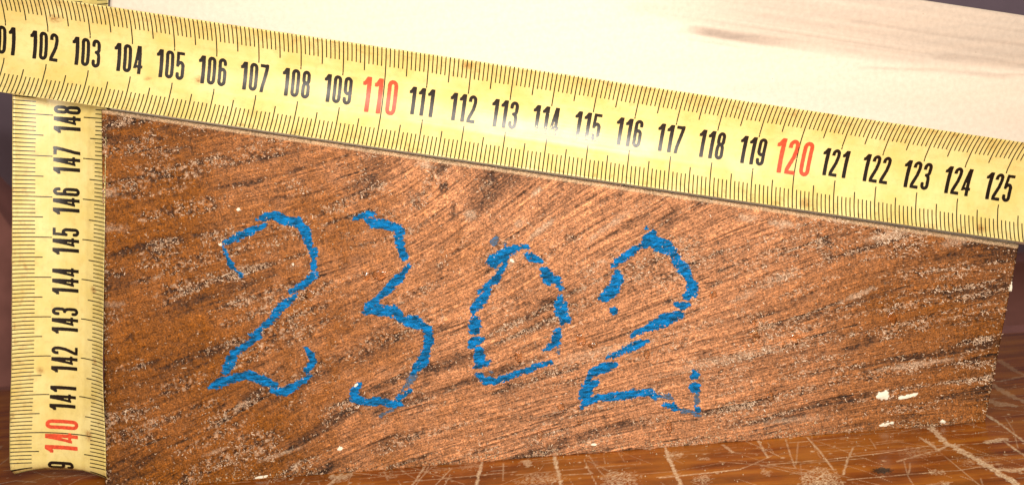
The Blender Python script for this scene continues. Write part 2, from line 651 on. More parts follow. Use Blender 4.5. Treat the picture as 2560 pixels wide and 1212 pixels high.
def build_timber():
    root = empty('timber_block')
    tag(root, 'dark brown timber block with blue 2302 written on its sawn end', 'timber')
    NU, NV = 880, 380
    u, v = np.meshgrid(np.linspace(0, 1, NU), np.linspace(0, 1, NV))
    B = C_BL + (C_BR - C_BL) * u[..., None]
    T = C_TL + (C_TR - C_TL) * u[..., None]
    XZ = B + (T - B) * v[..., None]
    X, Z = XZ[..., 0], XZ[..., 1]
    px, py = px_of(X, Z)
    # grain direction
    w = np.zeros_like(px)
    ang = np.zeros_like(px)
    for ax, ay, a in ANG:
        k = 1.0 / ((px - ax) ** 2 + (py - ay) ** 2 + 120 ** 2) ** 1.6
        w += k
        ang += k * a
    th = np.radians(ang / w - 4.5 + 16 * (fbm(X * 0.05, Z * 0.05, 21, 3) - 0.5))
    dx, dz = 225.0 / NU, 70.0 / NV          # mm per cell, roughly
    ca, sa = np.cos(th), (np.sin(th) + 0.236 * v * np.cos(th)) * dx / (np.linalg.norm(T - B, axis=-1) / NV)
    r = np.random.default_rng(3)
    white = r.random((NV, NU))
    fine = lic(white, ca, sa, 14)
    mid = lic(blur(r.random((NV, NU)), 1), ca, sa, 30)
    wide = lic(blur(r.random((NV, NU)), 4), ca, sa, 70)
    vwide = lic(blur(r.random((NV, NU)), 9), ca, sa, 90)
    rad = lic(r.random((NV, NU)) ** 6, np.cos(th + 1.62), np.sin(th + 1.62), 7)   # fine checks across the rings
    jit = fbm(X * 0.35, Z * 0.35, 51, 4)
    jit2 = fbm(X * 1.3, Z * 1.3, 57, 3)
    spk = vnoise(X * 3.1, Z * 3.1, 61)
    # dark wood streaks
    band = smooth(0.6, 1.9, wide + 0.5 * mid) * (0.35 + 1.1 * jit)
    band2 = smooth(0.6, 1.7, vwide + 0.3 * wide) * 0.42
    DARK = [(345, 618, 90, 10, 14, 0.9), (430, 602, 40, 9, 14, 0.85), (300, 632, 40, 9, 10, .7), (500, 586, 22, 8, 12, .7),
            (540, 578, 20, 7, 14, .7), (690, 497, 34, 6, 13, .8), (800, 478, 40, 5, 18, .5), (760, 352, 40, 6, 12, .45),
            (1110, 470, 16, 22, -60, 1.0), (1040, 500, 26, 20, 10, .7), (1135, 530, 14, 26, 5, .7), (1210, 432, 20, 16, 0, .6),
            (1320, 478, 44, 7, 35, .75), (1180, 500, 50, 7, 42, .6), (1430, 590, 20, 12, 20, .7), (1240, 602, 9, 14, -25, .9),
            (2060, 605, 30, 26, 0, .8), (2075, 640, 14, 20, 0, .6), (1775, 707, 30, 4, 8, 1.0), (2190, 580, 18, 8, 20, .7),
            (2450, 605, 70, 10, 12, .75), (2400, 630, 60, 8, 16, .6), (2500, 700, 45, 6, 10, .65), (2370, 735, 34, 10, 8, .7),
            (2175, 850, 18, 10, 12, .7), (2000, 745, 50, 8, 20, .6), (2460, 790, 50, 12, 15, .5), (2180, 855, 40, 16, 8, .55),
            (330, 840, 14, 12, 0, .7), (410, 985, 60, 7, 24, .6), (760, 965, 50, 7, 32, .7), (690, 1000, 60, 7, 30, .6),
            (1040, 1090, 40, 10, 22, .6), (1000, 1120, 60, 6, 14, .5), (340, 1110, 70, 7, 28, .6), (310, 1150, 50, 8, 30, .7),
            (1300, 1045, 60, 5, 10, .4), (1640, 650, 30, 14, 28, .45), (1570, 730, 60, 6, 26, .5), (1450, 740, 50, 12, 30, .4),
            (360, 1185, 36, 8, 25, .6), (1930, 780, 40, 7, 22, .5), (2300, 640, 60, 8, 12, .5), (950, 420, 60, 12, 16, .4)]
    dk = spots(px, py, DARK, jit2)
    # granular, torn-up bands along the rings
    g1 = lic(blur(r.random((NV, NU)), 3), ca, sa, 45)
    gband = smooth(0.0, 1.5, g1 + 4.5 * (fbm(X * 0.11, Z * 0.11, 63, 4) - 0.5) + 0.35 * mid)
    gr = blur(r.random((NV, NU)), 1)
    gr = (gr - gr.mean()) / gr.std()
    # pale, fuzzy or dusty zones
    PALE = [(1060, 412, 26, 12, 0, .8), (1175, 535, 18, 14, 30, .8), (1340, 482, 22, 9, 40, .9), (1350, 575, 60, 9, 38, .7),
            (1960, 560, 40, 12, -5, .9), (1870, 545, 30, 12, 0, .6), (2220, 590, 60, 10, 12, .8), (2400, 600, 60, 14, 14, .6),
            (1950, 695, 50, 14, 22, .6), (2150, 735, 60, 8, 22, .7), (1300, 560, 30, 12, 35, .5), (1530, 560, 90, 10, 36, .5),
            (1800, 900, 200, 12, 13, .35), (1500, 880, 160, 14, 12, .35), (2300, 910, 130, 8, 8, .6), (600, 1015, 30, 8, 30, .6),
            (700, 1135, 60, 6, 18, .5), (540, 1128, 36, 6, 20, .5), (1270, 660, 70, 14, 34, .4), (1860, 740, 40, 10, 20, .4),
            (270, 480, 14, 30, 90, .6), (262, 570, 12, 60, 90, .5), (262, 760, 10, 60, 90, .4), (1980, 1050, 100, 9, 6, .4)]
    pl = spots(px, py, PALE, jit2)
    # broad tone: orange brown at the left, paler middle is wood tone plus painted lamp light
    m = smooth(500, 1350, px + 500 * (jit - 0.5)) * smooth(2400, 1700, px) * 0.85 + 0.08
    m = m + 0.20 * smooth(450, 300, py - 0.15 * px) * smooth(300, 700, px)
    m = np.clip(m + 0.5 * (fbm(X * 0.06, Z * 0.06, 77, 3) - 0.5), 0, 1)
    lo = np.array([0.235, 0.075, 0.006])
    hi = np.array([0.46, 0.205, 0.095])
    col = lo + (hi - lo) * m[..., None]
    col = col * np.clip(1 + (0.08 + 0.26 * m) * np.clip(fine, -2.5, 2.5) + 0.10 * np.clip(mid, -2, 2) + 0.4 * (spk - 0.5) + 0.7 * (jit2 - 0.5) + 0.3 * (white - 0.5), 0.25, 2.0)[..., None]
    drk = np.clip(np.maximum(dk * 1.1, band * 0.85) + band2 * 0.5, 0, 1.2) * (0.25 + 1.1 * spk)
    drk = np.clip(drk + gband * smooth(0.0, -1.3, gr) * 0.85 * (1 - 0.35 * m), 0, 0.95)
    col = col * (1 - drk[..., None]) + np.array([0.035, 0.015, 0.008]) * drk[..., None]
    crack = smooth(1.7, 2.5, mid + 0.4 * fine) * (0.4 + 0.9 * jit)
    chk = np.clip(smooth(1.1, 2.8, rad) * 0.55 + 0.75 * crack, 0, 0.85)
    col = col * (1 - chk[..., None])
    plm = np.clip(pl * (0.35 + 0.9 * spk) + gband * smooth(0.75, 2.0, gr) * 0.6, 0, 0.9)
    col = col * (1 - plm[..., None]) + np.array([0.58, 0.40, 0.27]) * plm[..., None]
    # crisp pale rim where the saw left the edge clean
    ztop = np.linalg.norm(T - XZ, axis=-1)
    rim = smooth(0.65, 0.35, ztop + 0.2 * (jit2 - .5)) * 0.7
    col = col * (1 - rim[..., None]) + np.array([0.60, 0.42, 0.25]) * rim[..., None]
    saw = np.sin((X * 0.15 + Z) * 2 * np.pi / 1.9 + 2 * jit) * 0.5 + 0.5
    hgt = ((0.03 + 0.07 * m) * np.clip(fine, -2.5, 2.5) + 0.04 * np.clip(mid, -2, 2) - 0.30 * drk + 0.12 * plm
           + 0.16 * (jit2 - 0.5) + 0.10 * (spk - 0.5) - 0.12 * chk + 0.02 * saw)
    fade = smooth(0, 1.2, ztop)
    Y = -hgt * fade
    # pad the grid with the rounded arris and the long sides of the block
    cx, cz = X.mean(), Z.mean()

    def ring(a, mode):
        return np.pad(a, 1, mode='edge')
    XX, ZZ, YY = X, Z, Y
    cols = [col[..., i] for i in range(3)]
    for depth, grow in ((0.55, 0.45), (60.0, 0.0)):
        XX, ZZ, YY = ring(XX, 0), ring(ZZ, 0), ring(YY, 0)
        cols = [ring(c, 0) for c in cols]
        for sl, dvec in (((0, slice(None)), (0, -0.15)), ((-1, slice(None)), (0.2, 1)), ((slice(None), 0), (-1, 0.1)), ((slice(None), -1), (1, 0))):
            XX[sl] += dvec[0] * grow
            ZZ[sl] += dvec[1] * grow
        YY[0, :] = YY[-1, :] = depth
        YY[:, 0] = YY[:, -1] = depth
    ZZ[ZZ < 0.03] = 0.03
    nu, nv = NU + 4, NV + 4
    V = np.stack([XX, YY, ZZ], -1).reshape(-1, 3)
    F = grid_faces(nu, nv)
    cap = np.array([[0, (nv - 1) * nu, nv * nu - 1, nu - 1]])
    body = make_obj('body', V, np.vstack([F, cap]), M_TIMBER, root,
                    colors={'wood': np.clip(np.stack(cols, -1).reshape(-1, 3), 0.002, 0.95)})
    # ---- loose fibres torn up by the saw
    r = np.random.default_rng(9)
    dens = 0.25 + 0.9 * drk + 1.0 * pl + 0.35 * smooth(1500, 300, px) + 1.2 * smooth(5, 0.5, ztop) * .4 + 0.8 * smooth(0.03, 0.0, v) + 0.5 * smooth(0.015, 0.0, u)
    dens = dens * (0.15 + 2.2 * gband) * (0.4 + smooth(0.44, 0.66, fbm(X * 0.22, Z * 0.22, 91, 4)) * (0.6 + 0.7 * smooth(0.3, 1.8, wide)) * (1 - 0.45 * smooth(1900, 2400, px)))
    p = (dens / dens.sum()).ravel()
    N = 24000
    idx = r.choice(p.size, N, p=p)
    bx, bz, by = X.ravel()[idx] + r.normal(0, .12, N), Z.ravel()[idx] + r.normal(0, .12, N), Y.ravel()[idx]
    a0 = th.ravel()[idx] + r.normal(0, 1.1, N)
    ln = r.gamma(2.0, 0.15, N).clip(0.12, 1.7)
    wd = r.uniform(0.045, 0.12, N)
    a1 = a0 + r.normal(0, 0.7, N)
    lift = r.uniform(0.02, 0.30, N)
    d0 = np.stack([np.cos(a0), np.sin(a0)], 1)
    d1 = np.stack([np.cos(a1), np.sin(a1)], 1)
    q0 = np.stack([bx, bz], 1)
    q1 = q0 + d0 * (ln / 2)[:, None]
    q2 = q1 + d1 * (ln / 2)[:, None]
    n0 = np.stack([-d0[:, 1], d0[:, 0]], 1) * wd[:, None]
    n1 = np.stack([-d1[:, 1], d1[:, 0]], 1) * (wd * 0.6)[:, None]
    y0, y1, y2 = by + 0.02, by - lift * 0.7 - 0.03, by - lift
    rows = []
    for q, yy in ((q0 - n0, y0), (q0 + n0, y0), (q1 + n0, y1), (q1 - n0, y1), (q2 + n1, y2), (q2 - n1, y2)):
        rows.append(np.stack([q[:, 0], yy, q[:, 1].clip(0.1)], 1))
    FV = np.stack(rows, 1).reshape(-1, 3)
    b = np.arange(N)[:, None] * 6
    FF = np.vstack([b + np.array([[0, 1, 2, 3]]), b + np.array([[3, 2, 4, 5]])])
    tone = np.repeat(r.beta(1.6, 1.6, N), 6)
    fo = make_obj('loose_fibres', FV, FF, M_FIBRE, root, smooth_shade=False, attrs={'tone': tone})
    tag(fo, None, kind='stuff')
    return root, px, py, X, Z, Y


TIMBER, FPX, FPY, FX, FZ, FY = build_timber()


# ------------------------------------------------------------------ filled shapes from distance fields
def sdf_mesh(xs, ys, D, extra=None):
    """keep grid cells inside D<0, pull the border vertices onto the contour"""
    nx, ny = len(xs), len(ys)
    X, Y = np.meshgrid(xs, ys)
    cell = (D[:-1, :-1] + D[1:, :-1] + D[:-1, 1:] + D[1:, 1:]) / 4 < 0
    used = np.zeros((ny, nx), int)
    for a in (slice(0, -1), slice(1, None)):
        for b in (slice(0, -1), slice(1, None)):
            used[a, b] += cell
    gy, gx = np.gradient(D, ys, xs)
    g2 = gx * gx + gy * gy + 1e-6
    step = min(xs[1] - xs[0], ys[1] - ys[0])
    border = (used > 0) & (used < 4)
    mx = np.clip(-D * gx / g2, -step * 0.7, step * 0.7)
    my = np.clip(-D * gy / g2, -step * 0.7, step * 0.7)
    X = np.where(border, X + mx, X)
    Y = np.where(border, Y + my, Y)
    idx = np.arange(nx * ny).reshape(ny, nx)
    F = np.stack([idx[:-1, :-1], idx[:-1, 1:], idx[1:, 1:], idx[1:, :-1]], -1)[cell]
    keep = np.unique(F)
    remap = np.full(nx * ny, -1)
    remap[keep] = np.arange(len(keep))
    out = [X.ravel()[keep], Y.ravel()[keep], remap[F], border.ravel()[keep]]
    if extra is not None:
        out += [e.ravel()[keep] for e in extra]
    return out


def seg_dist(x, y, pts):
    """distance to a polyline whose points carry a half width: (x, y, hw)"""
    d = np.full(np.broadcast(x, y).shape, 1e9)
    if len(pts) == 1:
        return np.hypot(x - pts[0][0], y - pts[0][1]) - pts[0][2]
    for (ax, ay, aw), (bx, by, bw) in zip(pts[:-1], pts[1:]):
        vx, vy = bx - ax, by - ay
        t = np.clip(((x - ax) * vx + (y - ay) * vy) / (vx * vx + vy * vy + 1e-9), 0, 1)
        d = np.minimum(d, np.hypot(x - ax - t * vx, y - ay - t * vy) - (aw + (bw - aw) * t))
    return d


def zm(scale, ox, oy, pts):
    """points read on an enlargement of the photograph -> points on the block's face (mm)"""
    out = []
    for x, y, w in pts:
        p = unproject(ox + x / scale, oy + y / scale, y=0)
        out.append((p[0], p[2], w / scale / 10.4 * 1.16 + 0.06))
    return out


ZA, ZB = (2.089, 480, 480), (2.331, 1120, 540)
# every stroke: (points, thin?)  thin strokes are the worn, scraped ends
DIGITS = [
    ('blue_digit', 'blue crayon digit 2 at the left', ZA, [
        ([(382, 170, 12), (300, 208, 17), (220, 245, 17), (165, 272, 13)], 0),
        ([(160, 285, 8), (185, 340, 9), (205, 378, 15), (228, 408, 6), (258, 430, 13)], 0),
        ([(332, 148, 5), (380, 132, 16), (425, 120, 20), (480, 148, 21), (555, 158, 20), (592, 205, 25), (608, 262, 22)], 0),
        ([(618, 290, 12), (634, 312, 23), (632, 350, 10), (636, 388, 18), (636, 405, 8), (638, 432, 20), (600, 472, 17), (515, 522, 12)], 0),
        ([(548, 540, 10), (480, 590, 20), (430, 635, 17)], 0),
        ([(455, 640, 8), (400, 680, 19), (340, 728, 13)], 0),
        ([(300, 745, 7), (345, 748, 18), (290, 795, 18), (215, 842, 17), (198, 890, 25), (172, 938, 18)], 0),
        ([(90, 1022, 8), (150, 992, 26), (225, 968, 19), (300, 955, 22), (370, 985, 25), (430, 1008, 18)], 0),
        ([(418, 1040, 13), (485, 1042, 23), (550, 1005, 17), (618, 962, 10)], 0),
        ([(600, 935, 16), (632, 882, 20), (618, 845, 14), (596, 815, 10)], 0)]),
    ('blue_digit', 'blue crayon digit 3', ZA, [
        ([(842, 142, 6), (880, 125, 16), (950, 112, 12)], 0),
        ([(905, 148, 10), (950, 162, 24), (1020, 170, 22), (1085, 195, 22), (1082, 245, 20), (1092, 285, 22), (1105, 330, 20), (1102, 350, 8)], 0),
        ([(1130, 388, 12), (1085, 445, 20), (1030, 500, 18), (965, 565, 17), (925, 605, 25), (898, 630, 10)], 0),
        ([(898, 632, 8), (960, 610, 28), (1030, 625, 24), (1060, 610, 22), (1090, 665, 20), (1160, 678, 34), (1215, 700, 18)], 0),
        ([(1225, 712, 22), (1242, 760, 22), (1225, 820, 20), (1212, 872, 27), (1180, 915, 22), (1150, 940, 8)], 0),
        ([(1165, 935, 16), (1140, 985, 18), (1100, 1030, 8), (1065, 1075, 5)], 1),
        ([(835, 1030, 10), (870, 1000, 14), (850, 1040, 18), (850, 1075, 24), (900, 1095, 20), (980, 1092, 20), (1085, 1108, 16)], 0),
        ([(1145, 1030, 8), (1085, 1075, 16)], 0),
        ([(1075, 1115, 12), (1030, 1140, 8), (985, 1165, 7)], 1)]),
    ('blue_digit', 'blue crayon digit 0', ZB, [
        ([(460, 178, 13), (400, 190, 18), (340, 210, 26), (260, 265, 34), (290, 250, 26)], 0),
        ([(330, 165, 8), (345, 205, 18), (330, 285, 14), (275, 370, 22), (180, 445, 8)], 0),
        ([(240, 430, 14), (195, 490, 28), (150, 545, 20), (140, 580, 8)], 0),
        ([(158, 615, 30), (155, 655, 34)], 0), ([(195, 715, 14), (150, 735, 28), (140, 760, 16)], 0),
        ([(180, 785, 26), (190, 840, 30)], 0), ([(245, 845, 10), (190, 872, 16), (150, 885, 8)], 0),
        ([(180, 925, 18), (215, 962, 22), (290, 958, 18), (380, 925, 17), (470, 895, 14), (550, 862, 14), (595, 850, 12)], 0),
        ([(462, 220, 12), (500, 245, 22), (540, 265, 14)], 0),
        ([(560, 315, 22), (590, 365, 34), (640, 375, 20), (650, 415, 18)], 0),
        ([(655, 470, 12), (655, 520, 34), (665, 560, 36), (690, 600, 26), (665, 630, 14)], 0),
        ([(640, 675, 22), (622, 735, 24), (590, 765, 14), (560, 780, 5)], 0),
        ([(645, 740, 10), (642, 790, 10)], 1), ([(262, 150, 20), (280, 128, 14)], 1), ([(245, 905, 9), (262, 912, 8)], 1)]),
    ('blue_digit', 'blue crayon digit 2 at the right', ZB, [
        ([(1158, 72, 9)], 0),
        ([(1195, 105, 20), (1160, 135, 26), (1230, 165, 36), (1270, 180, 40), (1315, 200, 18)], 0),
        ([(1180, 150, 24), (1120, 178, 14), (1060, 215, 21), (985, 265, 20), (955, 298, 8)], 0),
        ([(985, 320, 10), (990, 370, 30), (960, 425, 36), (915, 470, 28), (890, 482, 10)], 0),
        ([(965, 545, 22)], 0),
        ([(1310, 215, 18), (1335, 262, 26), (1375, 310, 34), (1400, 355, 18), (1425, 410, 32), (1430, 445, 26), (1390, 468, 20)], 0),
        ([(1330, 515, 14), (1365, 520, 25), (1400, 512, 10)], 0),
        ([(1350, 575, 22), (1260, 605, 36), (1170, 652, 20), (1070, 688, 12)], 0),
        ([(1165, 722, 10), (1110, 745, 24), (1010, 788, 20), (925, 820, 10)], 0),
        ([(970, 865, 18), (890, 890, 30), (835, 915, 22), (822, 945, 16)], 0),
        ([(870, 968, 14), (820, 985, 32), (800, 1030, 34), (775, 1060, 12)], 0),
        ([(780, 1112, 12), (805, 1078, 20), (880, 1058, 20), (960, 1052, 25), (1080, 1035, 24), (1170, 1028, 22), (1215, 1050, 18)], 0),
        ([(1215, 1045, 16), (1300, 1055, 12)], 1),
        ([(1262, 1102, 10), (1310, 1108, 22), (1340, 1125, 10)], 0), ([(1330, 1118, 12), (1400, 1138, 12), (1465, 1158, 8)], 1),
        ([(1432, 900, 8), (1445, 925, 20), (1420, 945, 9)], 0), ([(1440, 995, 32), (1442, 1000, 28)], 0),
        ([(1448, 1040, 18), (1450, 1085, 14)], 1), ([(1450, 1120, 20)], 0)]),
]


def face_y(x, z):
    """height of the sawn face at (x, z), by nearest grid cell"""
    nv, nu = FX.shape
    v = np.full(np.shape(x), 0.5)
    t = np.array(z, dtype=float)
    zb = 0.0
    u = np.full(np.shape(x), 0.5)
    for _ in range(4):
        zt = C_TL[1] + (C_TR[1] - C_TL[1]) * u
        v = np.clip(z / zt, 0, 1)
        xl = C_BL[0] + (C_TL[0] - C_BL[0]) * v
        xr = C_BR[0] + (C_TR[0] - C_BR[0]) * v
        u = np.clip((x - xl) / (xr - xl), 0, 1)
    return FY[np.rint(v * (nv - 1)).astype(int), np.rint(u * (nu - 1)).astype(int)]


for name, lab, (sc, ox, oy), strokes in DIGITS:
    polys = [(zm(sc, ox, oy, p), thin) for p, thin in strokes]
    allp = np.array([q for p, _ in polys for q in p])
    xs = np.arange(allp[:, 0].min() - 3, allp[:, 0].max() + 3, 0.11)
    zs = np.arange(allp[:, 1].min() - 3, allp[:, 1].max() + 3, 0.11)
    X, Z = np.meshgrid(xs, zs)
    D = np.full(X.shape, 1e9)
    Dthin = np.full(X.shape, 1e9)
    wx = X + 0.5 * (fbm(X * 0.9, Z * 0.9, 5, 2) - 0.5)
    wz = Z + 0.5 * (fbm(X * 0.9, Z * 0.9, 9, 2) - 0.5)
    for p, thin in polys:
        d = seg_dist(wx, wz, p)
        if thin:
            Dthin = np.minimum(Dthin, d)
        else:
            D = np.minimum(D, d)
    # ragged edge: the crayon catches the raised grain
    rag = 1.6 * (fbm(X * 0.9 - Z * 0.5, Z * 2.2 + X * 0.6, 31, 3) - 0.5) + 0.45 * (vnoise(X * 4, Z * 4, 33) - 0.5)
    full = np.minimum(D + 0.05 + rag * 0.75, Dthin + 0.12 + rag * 0.9)
    gx, gz = X * 0.94 + Z * 0.34, Z * 0.94 - X * 0.34          # along and across the grain
    holes = 0.6 * fbm(gx * 1.0, gz * 3.6, 37, 3) + 0.4 * vnoise(X * 4.5, Z * 4.5, 39)
    full = np.where(holes > 0.665 + 0.10 * smooth(0, -1.0, full), np.maximum(full, 0.03), full)
    thinv = np.clip(smooth(-0.1, 0.5, D), 0, 1)
    hx, hz, F, border, thk, dd = sdf_mesh(xs, zs, full, [thinv, full])
    base = face_y(hx, hz)
    lumps = fbm(hx * 1.6, hz * 1.6, 43, 3)
    yy = np.minimum(base, 0.05) - 0.05 - smooth(0, -0.6, dd) * (0.06 + 0.28 * lumps) * (1 - 0.7 * thk)
    o = make_obj(name, np.stack([hx, yy, hz], 1), F, M_CRAYON, TIMBER, attrs={'thin': thk})
    o['label'] = lab


# ------------------------------------------------------------------ small marks on the sawn face
def blob(name, x, z, rx, rz, h, mat, seed, rough_edge=0.5, y0=-0.05, ang=0.0):
    n = 26
    g = np.linspace(-1.6, 1.6, n)
    U, W = np.meshgrid(g, g)
    D = np.hypot(U, W) - 1 + rough_edge * (fbm(U * 1.8 + seed, W * 1.8, seed, 3) - 0.5) * 2
    u, w, F, border, dd = sdf_mesh(g, g, D, [D])
    ca, sa = math.cos(ang), math.sin(ang)
    X = x + u * rx * ca - w * rz * sa
    Z = z + u * rx * sa + w * rz * ca
    yy = y0 - h * np.sqrt(np.clip(-dd, 0, 1)) * (1.0 if rough_edge < 0.3 else 1) - 0.01
    yy = np.where(border, y0 + 0.12, yy)
    return make_obj(name, np.stack([X, yy, Z], 1), F, mat, TIMBER)


for k, (x, y, rx, ry, a) in enumerate([(2208, 988, 17, 12, 10), (2262, 991, 20, 6, 4), (2285, 986, 12, 5, 20), (2213, 1059, 15, 6, 8), (2357, 1053, 7, 5, 0),
                                     (2527, 718, 3, 13, -8), (655, 1191, 22, 4, 6), (1482, 1110, 9, 4, 0), (597, 524, 5, 4, 0),
                                     (850, 1120, 8, 6, 0), (733, 661, 4, 4, 0), (551, 611, 5, 4, 30), (1280, 652, 6, 5, 0), (890, 962, 8, 5, 60), (2230, 1056, 5, 4, 0)]):
    p = unproject(x, y, y=0)
    o = blob('paint_chip', p[0], p[2], rx / 10.4, ry / 10.4, 0.35, M_CHIP, 100 + k, 0.7, ang=math.radians(a))

for k, (x, y, rx, ry) in enumerate([(1886, 838, 13, 17), (1884, 805, 6, 14), (1990, 845, 17, 15), (2232, 795, 12, 20), (2242, 818, 8, 14), (1782, 737, 10, 12),
                                    (1452, 850, 14, 18), (1482, 862, 14, 9), (1617, 885, 8, 16), (1297, 893, 10, 18), (1403, 1020, 9, 16), (1672, 1065, 8, 20),
                                    (950, 688, 18, 14), (915, 690, 12, 12), (1450, 1057, 5, 9), (1925, 990, 10, 14), (1350, 1085, 8, 16), (1960, 860, 8, 10), (775, 735, 14, 14)]):
    p = unproject(x, y, y=0)
    blob('resin_drop', p[0], p[2], rx / 10.4, ry / 10.4, 0.22, M_RESIN, 200 + k, 0.4, y0=-0.02)


def crumbs(name, pts, smin, smax, mat, parent, seed):
    r = np.random.default_rng(seed)
    oc = np.array([(1, 0, 0), (-1, 0, 0), (0, 1, 0), (0, -1, 0), (0, 0, 1), (0, 0, -1)], float)
    fc = np.array([(0, 2, 4), (2, 1, 4), (1, 3, 4), (3, 0, 4), (2, 0, 5), (1, 2, 5), (3, 1, 5), (0, 3, 5)])
    N = len(pts)
    sc = r.uniform(smin, smax, (N, 1, 1)) * r.uniform(0.5, 1.5, (N, 6, 1)) * r.uniform(0.35, 1.3, (N, 1, 3))
    V = (pts[:, None, :] + oc[None] * sc).reshape(-1, 3)
    F = (np.arange(N)[:, None, None] * 6 + fc[None]).reshape(-1, 3)
    o = make_obj(name, V, F, mat, parent, smooth_shade=False)
    o['kind'] = 'stuff'
    return o


r = np.random.default_rng(17)
# sawdust caught on the lower and left arris and sprinkled over the face
n = 900
t = r.random(n)
cl = (fbm(t * 40, t * 0 + 3.3, 19, 3) > 0.47) | (r.random(n) < .25)
low = np.stack([C_BL[0] + (C_BR[0] - C_BL[0]) * t, -0.1 - r.exponential(0.10, n), 0.5 + r.exponential(0.9, n)], 1)[cl]
n = 240
t = r.random(n)
lft = np.stack([C_BL[0] + (C_TL[0] - C_BL[0]) * t + r.exponential(0.5, n), -0.15 - r.random(n) * .1, C_TL[1] * t], 1)
n = 500
ii = r.integers(0, FX.size, n)
spr = np.stack([FX.ravel()[ii], FY.ravel()[ii] - 0.05, FZ.ravel()[ii]], 1)
rt = np.stack([C_BR[0] + (C_TR[0] - C_BR[0]) * (q := r.random(80)) - r.exponential(0.4, 80), -0.15 - r.random(80) * .1, C_TR[1] * q], 1)
crumbs('sawdust', np.vstack([low, lft, spr, rt]), 0.08, 0.30, M_DUST, TIMBER, 23)

# sawdust on the bench in front of the block
n = 420
sx, sy = r.uniform(-140, 150, n), -r.exponential(14, n) - 0.3
tag(crumbs('bench_sawdust', np.stack([sx, sy, np.full(n, 0.12)], 1), 0.07, 0.26, M_DUST, None, 29),
    'pale specks of sawdust scattered on the bench in front of the block', 'sawdust')

# ------------------------------------------------------------------ pale board behind the upper tape
SL = math.radians(13.29)
S_DIR = np.array([math.cos(SL), 0, -math.sin(SL)])
V_DIR = np.array([math.sin(SL), 0, math.cos(SL)])


def build_board():
    top = C_TR - C_TL
    sd = np.array([top[0], 0, top[1]])
    sd /= np.linalg.norm(sd)
    vd = np.array([-sd[2], 0, sd[0]])
    y0 = 2.2
    # left end and height from the photograph
    pl = unproject(275, 8, y=y0)
    pt = unproject(2420, 18, y=y0)
    o0 = np.array([C_TL[0], y0, C_TL[1]]) + vd * 0.5
    s0 = (pl - o0) @ sd
    h = (pt - o0) @ vd
    L, TH = 330.0, 22.0
    ns, nh = 420, 140
    S, Hh = np.meshgrid(np.linspace(0, L, ns), np.linspace(0, h, nh))
    P = o0 + sd * (s0 + S[..., None]) + vd * Hh[..., None]
    px, py = px_of(P[..., 0], P[..., 2], y0)
    j = fbm(S * 0.03, Hh * 0.5, 3, 3)
    j2 = fbm(S * 0.012, Hh * 1.4, 8, 4)

    def line(pts, wid, s):
        xs, ys = zip(*pts)
        yy = np.interp(px, xs, ys) + 26 * (j - 0.5)
        on = smooth(xs[0] - 40, xs[0] + 60, px)
        w = wid * (0.5 + j2)
        return np.exp(-((py - yy) / w) ** 2) * on * s
    zone = smooth(8, -26, py - np.interp(px, [1300, 1700, 1900, 2300, 2600], [0, 70, 112, 168, 186]) - 20 * (j - .5)) * smooth(1450, 1950, px) * 0.40  # tan zone of the wood, deepened to imitate lamp falloff towards the right
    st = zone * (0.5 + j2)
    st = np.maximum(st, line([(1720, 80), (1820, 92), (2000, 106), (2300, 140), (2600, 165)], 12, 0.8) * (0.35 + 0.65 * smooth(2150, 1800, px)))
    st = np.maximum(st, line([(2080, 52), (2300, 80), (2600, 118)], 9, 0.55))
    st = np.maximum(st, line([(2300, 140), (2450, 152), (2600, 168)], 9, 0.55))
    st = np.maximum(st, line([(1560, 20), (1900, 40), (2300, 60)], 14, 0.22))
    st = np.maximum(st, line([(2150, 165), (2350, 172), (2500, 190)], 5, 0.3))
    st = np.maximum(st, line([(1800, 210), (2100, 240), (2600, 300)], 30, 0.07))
    Yw = 0.05 * (j2 - 0.5)
    V = P.copy()
    V[..., 1] += Yw
    F = grid_faces(ns, nh)
    b0 = ns * nh
    ring_i = np.r_[np.arange(ns), (np.arange(1, nh) * ns + ns - 1), ((nh - 1) * ns + np.arange(ns - 2, -1, -1)), (np.arange(nh - 2, 0, -1) * ns)]
    rim = V.reshape(-1, 3)[ring_i]
    cen = rim.mean(0)
    # eased arris, then the long sides, then the back
    inward = np.zeros_like(rim)
    ring1 = rim.copy()
    ring1[:, 1] = y0 + 0.5
    ring2 = rim.copy()
    ring2[:, 1] = y0 + TH
    m = len(ring_i)
    a = np.arange(m)
    nx = (a + 1) % m
    i1, i2 = b0 + a, b0 + m + a
    S1 = np.stack([ring_i, i1, i1[nx], ring_i[nx]], 1)
    S2 = np.stack([i1, i2, i2[nx], i1[nx]], 1)
    back = np.array([[b0 + m, b0 + m + ns + nh - 2 + ns - 1, b0 + m + ns + nh - 2, b0 + m + ns - 1]])
    VV = np.vstack([V.reshape(-1, 3), ring1, ring2])
    att = np.r_[st.ravel(), st.ravel()[ring_i], st.ravel()[ring_i]]
    o = make_obj('pale_board', VV, np.vstack([F, S1, S2, back]), M_BOARD, smooth_shade=False, attrs={'streak': np.clip(att, 0, 1)})
    tag(o, 'pale planed softwood board resting on the sloping top of the dark block', 'board')


build_board()


# ------------------------------------------------------------------ tape blades
GLYPH_W = {'1': 1.62}


def arc(cx, cy, rx, ry, a0, a1, n=14):
    t = np.radians(np.linspace(a0, a1, n))
    return [(cx + rx * math.cos(q), cy + ry * math.sin(q)) for q in t]


